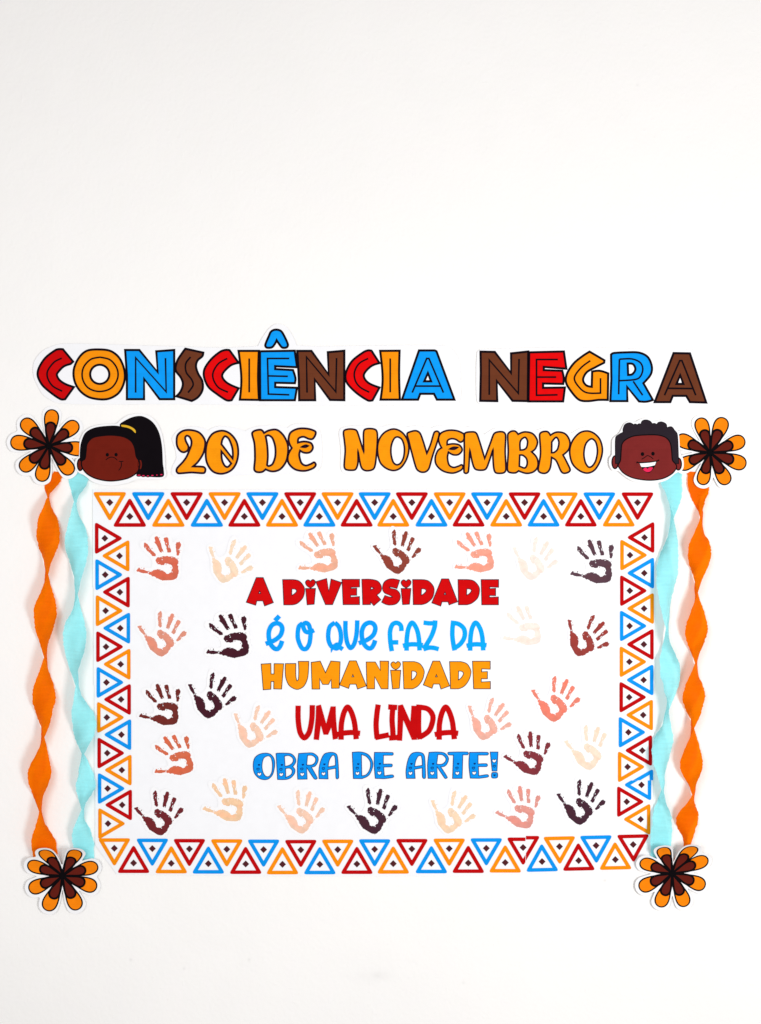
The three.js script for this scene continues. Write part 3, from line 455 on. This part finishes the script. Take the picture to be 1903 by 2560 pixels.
// ---------------------------------------------------------------- paper flowers
{
  const PO = ink('#ff8a00'), PB = ink('#641f16'), PK = ink('#0c060c');
  const wide = (t) => t <= 0 ? 0 : Math.pow(t, 1.2) * Math.sqrt(Math.max(0, 1 - t * t * t)) / 0.54;
  function grid(fn, nu, nv, bend, lift) {
    const pos = [], uv = [], idx = [];
    for (let i = 0; i <= nu; i++) for (let j = 0; j <= nv; j++) { const [x, y] = fn(i / nu, j / nv); uv.push(x, y); pos.push(...bend(x, y, lift)); }
    for (let i = 0; i < nu; i++) for (let j = 0; j < nv; j++) { const a = i * (nv + 1) + j, b = a + nv + 1; idx.push(a, b, a + 1, b, b + 1, a + 1); }
    const g = new THREE.BufferGeometry(); g.setAttribute('position', new THREE.Float32BufferAttribute(pos, 3)); g.setAttribute('uv', new THREE.Float32BufferAttribute(uv, 2)); g.setIndex(idx); g.computeVertexNormals();
    return g;
  }
  function flower(x, y, z, angles, lens, curl, label, tilt) {
    const g = thing('flower_cutout', x, y, z, label, 'paper flower', 'orange and brown paper flowers at the corners');
    g.rotation.set(tilt[0], tilt[1], 0);
    const R = curl ? curl * S : 0;
    const bend = (px, py, lift) => { if (!R || py <= 0) return [px, py, lift]; const a = py / R; return [px, R * Math.sin(a) - lift * Math.sin(a), R * (1 - Math.cos(a)) + lift * Math.cos(a)]; };
    // backing sheet: a margin round the petals
    const rad = (a) => { let r = 30; angles.forEach((d, i) => { const c = d * Math.PI / 180; let e = Math.atan2(Math.sin(a - c), Math.cos(a - c)); const L = lens[i] + 9; for (let t = 1; t > 0.3; t -= 0.01) { const w = (L * 0.205 + 5.5) * wide(Math.min(t, 0.75) / 1) * (t > 0.75 ? Math.sqrt(Math.max(0, 1 - ((t - 0.75) / 0.25) ** 2)) : 1); if (Math.abs(Math.tan(e)) * t * L * Math.cos(0) <= w && Math.abs(e) < 0.8) { r = Math.max(r, t * L / Math.cos(e)); break; } } }); return r; };
    const N = 240, rr = Array.from({ length: N }, (_, i) => rad(i / N * 2 * Math.PI)), sm = rr.map((_, i) => { let s = 0, w = 0; for (let k = -3; k <= 3; k++) { const q = 4 - Math.abs(k); s += q * rr[(i + k + N) % N]; w += q; } return s / w; });
    const back = grid((u, v) => { const i = Math.round(u * N) % N, a = i / N * 2 * Math.PI, r = sm[i] * v * S; return [Math.cos(a) * r, Math.sin(a) * r]; }, N, 14, bend, 0);
    addMesh('paper_backing', back, CARD, g);
    angles.forEach((d, i) => {
      const c = d * Math.PI / 180, L = lens[i], ca = Math.cos(c), sa = Math.sin(c);
      const petal = (t0, len, wid, add = 0) => (u, v) => { const t = Math.sin(u * Math.PI / 2), l = (t0 + (len - t0) * t) * S, e = t > 0.75 ? Math.sqrt(Math.max(0, 1 - ((t - 0.75) / 0.25) ** 2)) : 1, s = (v - 0.5) * 2 * (wid * wide(t) + add * e) * S; return [ca * l - sa * s, sa * l + ca * s]; };
      const o = i % 2 * 0.00003;
      const p = addMesh('petal', grid(petal(6, L - 3.2, L * 0.205 - 3.4), 44, 6, bend, E * 2.4 + o), PO, g);
      addMesh('petal_outline', grid(petal(0, L, L * 0.205 - 3.2, 3.4), 44, 6, bend, E * 1.2 + o), PK, p);
      const q = addMesh('inner_petal', grid(petal(9, L * 0.61, L * 0.104), 40, 6, bend, E * 5 + o), PB, g);
      addMesh('petal_outline', grid(petal(0, L * 0.665, L * 0.104, 5), 40, 6, bend, E * 3.8 + o), PK, q);
    });
    addMesh('flower_center', grid((u, v) => { const a = u * 2 * Math.PI; return [Math.cos(a) * 6 * v * S, Math.sin(a) * 6 * v * S]; }, 20, 3, bend, E * 6), PK, g);
  }
  flower(122.5, 1114.5, 0.0036, [85, 136, 174, 221, 257.5, 310, -6, 39], [92, 94, 97, 93, 92, 92, 92, 93], 0, 'orange and brown paper flower left of the drawn girl', [-0.03, 0.012]);
  flower(1775.3, 1131.4, 0.0036, [106.5, 67.5, 20.5, -19.5, -61, -105, -156, 156], [91, 95, 94, 96, 91, 84, 88, 92], 0, 'orange and brown paper flower right of the drawn boy', [-0.03, 0.012]);
  flower(156.6, 2189.4, 0.005, [120, 61, 17, -20, -65, -115, -157, 159], [92, 91, 93, 91, 94, 96, 91, 92], 105, 'paper flower at the bottom left with upper petals curled forward', [0, 0.02]);
  flower(1680.5, 2183.5, 0.005, [112, 59, 24, -21.7, -67, -111.5, -156, 158], [88, 98, 97, 90, 90, 90, 91, 88], 105, 'paper flower at the bottom right with upper petals curled forward', [0, 0.02]);
}

// ---------------------------------------------------------------- twisted crepe streamers
{
  const crepe = dataTex(512, (u, v) => 0.5 + 0.5 * (vnoise(u * 3, v * 256, 256) - 0.5) + 0.35 * (vnoise(u * 2 + 2, v * 110 + 1, 110) - 0.5) + 0.25 * (vnoise(u * 64, v * 512, 512) - 0.5), false);
  const crepeTone = dataTex(512, (u, v) => 0.95 + 0.06 * (vnoise(u * 2, v * 256, 256) - 0.5) + 0.05 * (vnoise(u * 2 + 3, v * 70, 70) - 0.5) + 0.03 * (vnoise(u * 64, v * 512, 512) - 0.5), false);
  const crepeMat = (r, g, b, through) => new THREE.MeshPhysicalMaterial({ color: new THREE.Color().setRGB(r, g, b), roughness: 0.52, transmission: through, thickness: 0, side: THREE.DoubleSide, bumpMap: crepe, bumpScale: 0.0006, map: crepeTone, specularIntensity: 0.03 });
  const orangeCrepe = crepeMat(1, 0.225, 0.001, 0.54), cyanCrepe = crepeMat(0.41, 0.94, 0.99, 0.38);
  // rows: y, centre x, half width, quarter turns (odd = edge on), distance from the wall in mm
  function streamer(rows, dir, mat, label, group) {
    const top = rows[0], g = thing('crepe_streamer', top[1], top[0], 0, label, 'streamer', group);
    const pick = (y) => { let i = 0; while (i < rows.length - 2 && y > rows[i + 1][0]) i++; const a = rows[i], b = rows[i + 1], t = (y - a[0]) / (b[0] - a[0]), m = (k, s) => { const p = rows[Math.max(0, i - 1)], q = rows[Math.min(rows.length - 1, i + 2)], h = b[0] - a[0]; const ma = i ? (b[k] - p[k]) / (b[0] - p[0]) * h : b[k] - a[k], mb = i < rows.length - 2 ? (q[k] - a[k]) / (q[0] - a[0]) * h : b[k] - a[k], t2 = t * t, t3 = t2 * t; return (2 * t3 - 3 * t2 + 1) * a[k] + (t3 - 2 * t2 + t) * ma + (3 * t2 - 2 * t3) * b[k] + (t3 - t2) * mb; }; return [m(1), m(2), m(3), m(4)]; };
    const y0 = top[0], y1 = rows[rows.length - 1][0], N = Math.round((y1 - y0) / 2.2), M = 10, pos = [], uv = [], idx = [];
    const so = rnd() * 100;
    for (let i = 0; i <= N; i++) {
      const y = y0 + (y1 - y0) * i / N, [cx, hw, q, zc] = pick(y), th = q * Math.PI / 2 * dir;
      const ends = Math.min(1, Math.min(i, N - i) / 30);
      for (let j = 0; j <= M; j++) {
        const u = j / M * 2 - 1, fr = (vnoise(i * 0.55 + so, j > M / 2 ? 3 : 9, 4096) - 0.5) * 2.4 * Math.abs(u) ** 6 + (vnoise(i * 0.12 + so, j > M / 2 ? 5 : 17, 4096) - 0.5) * 3 * Math.abs(u) ** 3;
        const w = u * hw + Math.sign(u) * fr, cup = (u * u - 0.4) * 8 * ends + (vnoise(i * 0.08 + so, j * 0.35 + 40, 4096) - 0.5) * 4 * ends + (vnoise(i * 0.9 + so, j * 0.2 + 80, 4096) - 0.5) * 0.5;
        const dx = w * Math.cos(th) - cup * Math.sin(th), dz = (w * Math.sin(th) + cup * Math.cos(th)) * S, z = Math.max(0.0012, zc / 1000 + dz);
        const yy = y + (vnoise(i * 0.05 + so, j * 0.3 + 200, 4096) - 0.5) * 3 + u * 2;
        pos.push(wx(cx + dx, z) - g.position.x, wy(yy, z) - g.position.y, z); uv.push(j / M, (y - y0) / 700);
      }
    }
    for (let i = 0; i < N; i++) for (let j = 0; j < M; j++) { const a = i * (M + 1) + j, b = a + M + 1; idx.push(a, b, a + 1, b, b + 1, a + 1); }
    const geo = new THREE.BufferGeometry(); geo.setAttribute('position', new THREE.Float32BufferAttribute(pos, 3)); geo.setAttribute('uv', new THREE.Float32BufferAttribute(uv, 2)); geo.setIndex(idx); geo.computeVertexNormals();
    addMesh('crepe_strip', geo, mat, g);
  }
  const G = 'twisted crepe paper streamers at the sides of the poster', Z = 20;
  streamer([[1180, 147, 13, 0.05, 2.2], [1200, 138, 14, 0.05, 2.6], [1216, 127, 15, 0.3, 6], [1243, 121.5, 12, 1, 12], [1262, 122, 22, 1.25, 17], [1335, 121, 30, 2, Z], [1437, 115.5, 18.9, 3, Z], [1535, 113, 29, 4, Z], [1643, 114.5, 18.9, 5, Z], [1742, 110, 29, 6, Z], [1844, 107, 18.9, 7, Z], [1935, 98.5, 29, 8, Z], [2029, 101.5, 18.9, 9, Z - 4], [2100, 110, 32, 9.75, 16], [2160, 116, 28, 10, 3]], 1, orangeCrepe, 'twisted orange crepe streamer hanging at the far left of the wall', G);
  streamer([[1172, 193, 26, 0, 2.5], [1200, 196, 24, 0.02, 2.8], [1226, 194, 20, 0.5, 8], [1256, 189, 13, 1, 13], [1275, 190, 21, 1.2, 17], [1362, 192.5, 28.5, 2, Z], [1484, 190.5, 17.5, 3, Z], [1592, 187, 29.5, 4, Z], [1713, 193, 18.2, 5, Z], [1800, 209, 30, 6, Z], [1868, 206, 26, 6.7, Z], [1902, 208, 20, 7.3, Z - 2], [1965, 215, 24, 8, Z - 4], [2027, 208, 16.8, 9, Z - 6], [2090, 207, 26, 9.8, 12], [2150, 214, 23, 10, 3]], 1, cyanCrepe, 'twisted pale blue crepe streamer between the orange streamer and the poster’s left edge', G);
  streamer([[1172, 1679, 26, 0, 2.5], [1205, 1679, 25.5, 0.02, 2.8], [1250, 1682, 20, 0.45, 9], [1298, 1679, 14, 1, 14], [1330, 1677, 22, 1.25, 17], [1425, 1668, 27, 2, Z], [1574, 1669, 17.5, 3, Z], [1675, 1676, 26, 4, Z], [1776, 1668, 17.5, 5, Z], [1862, 1656, 25.5, 6, Z], [1971, 1658, 16.8, 7, Z - 4], [2058, 1655, 25, 8, 14], [2120, 1652, 26, 8.1, 6], [2150, 1652, 25, 8, 2.5]], -1, cyanCrepe, 'twisted pale blue crepe streamer along the poster’s right edge under the drawn boy', G);
  streamer([[1180, 1744, 26, 0, 2.2], [1218, 1746, 26, 0, 2.4], [1232, 1747, 24, 0.14, 4.5], [1262, 1751, 19, 0.55, 9], [1298, 1754, 13, 1, 14], [1325, 1752, 23, 1.3, 17], [1388, 1748, 29, 2, Z], [1481, 1741, 18.9, 3, Z], [1575, 1742, 28, 4, Z], [1660, 1741, 18.9, 5, Z], [1742, 1735, 28, 6, Z], [1822, 1731.5, 18.9, 7, Z], [1910, 1728.5, 28.5, 8, Z], [1987, 1734, 18.2, 9, Z - 2], [2048, 1718, 28.5, 10, Z - 8], [2112, 1717, 13, 10.5, 9], [2150, 1702, 20, 10.05, 2.5]], 1, orangeCrepe, 'twisted orange crepe streamer hanging at the far right of the wall', G);
}

renderer.render(scene, camera);
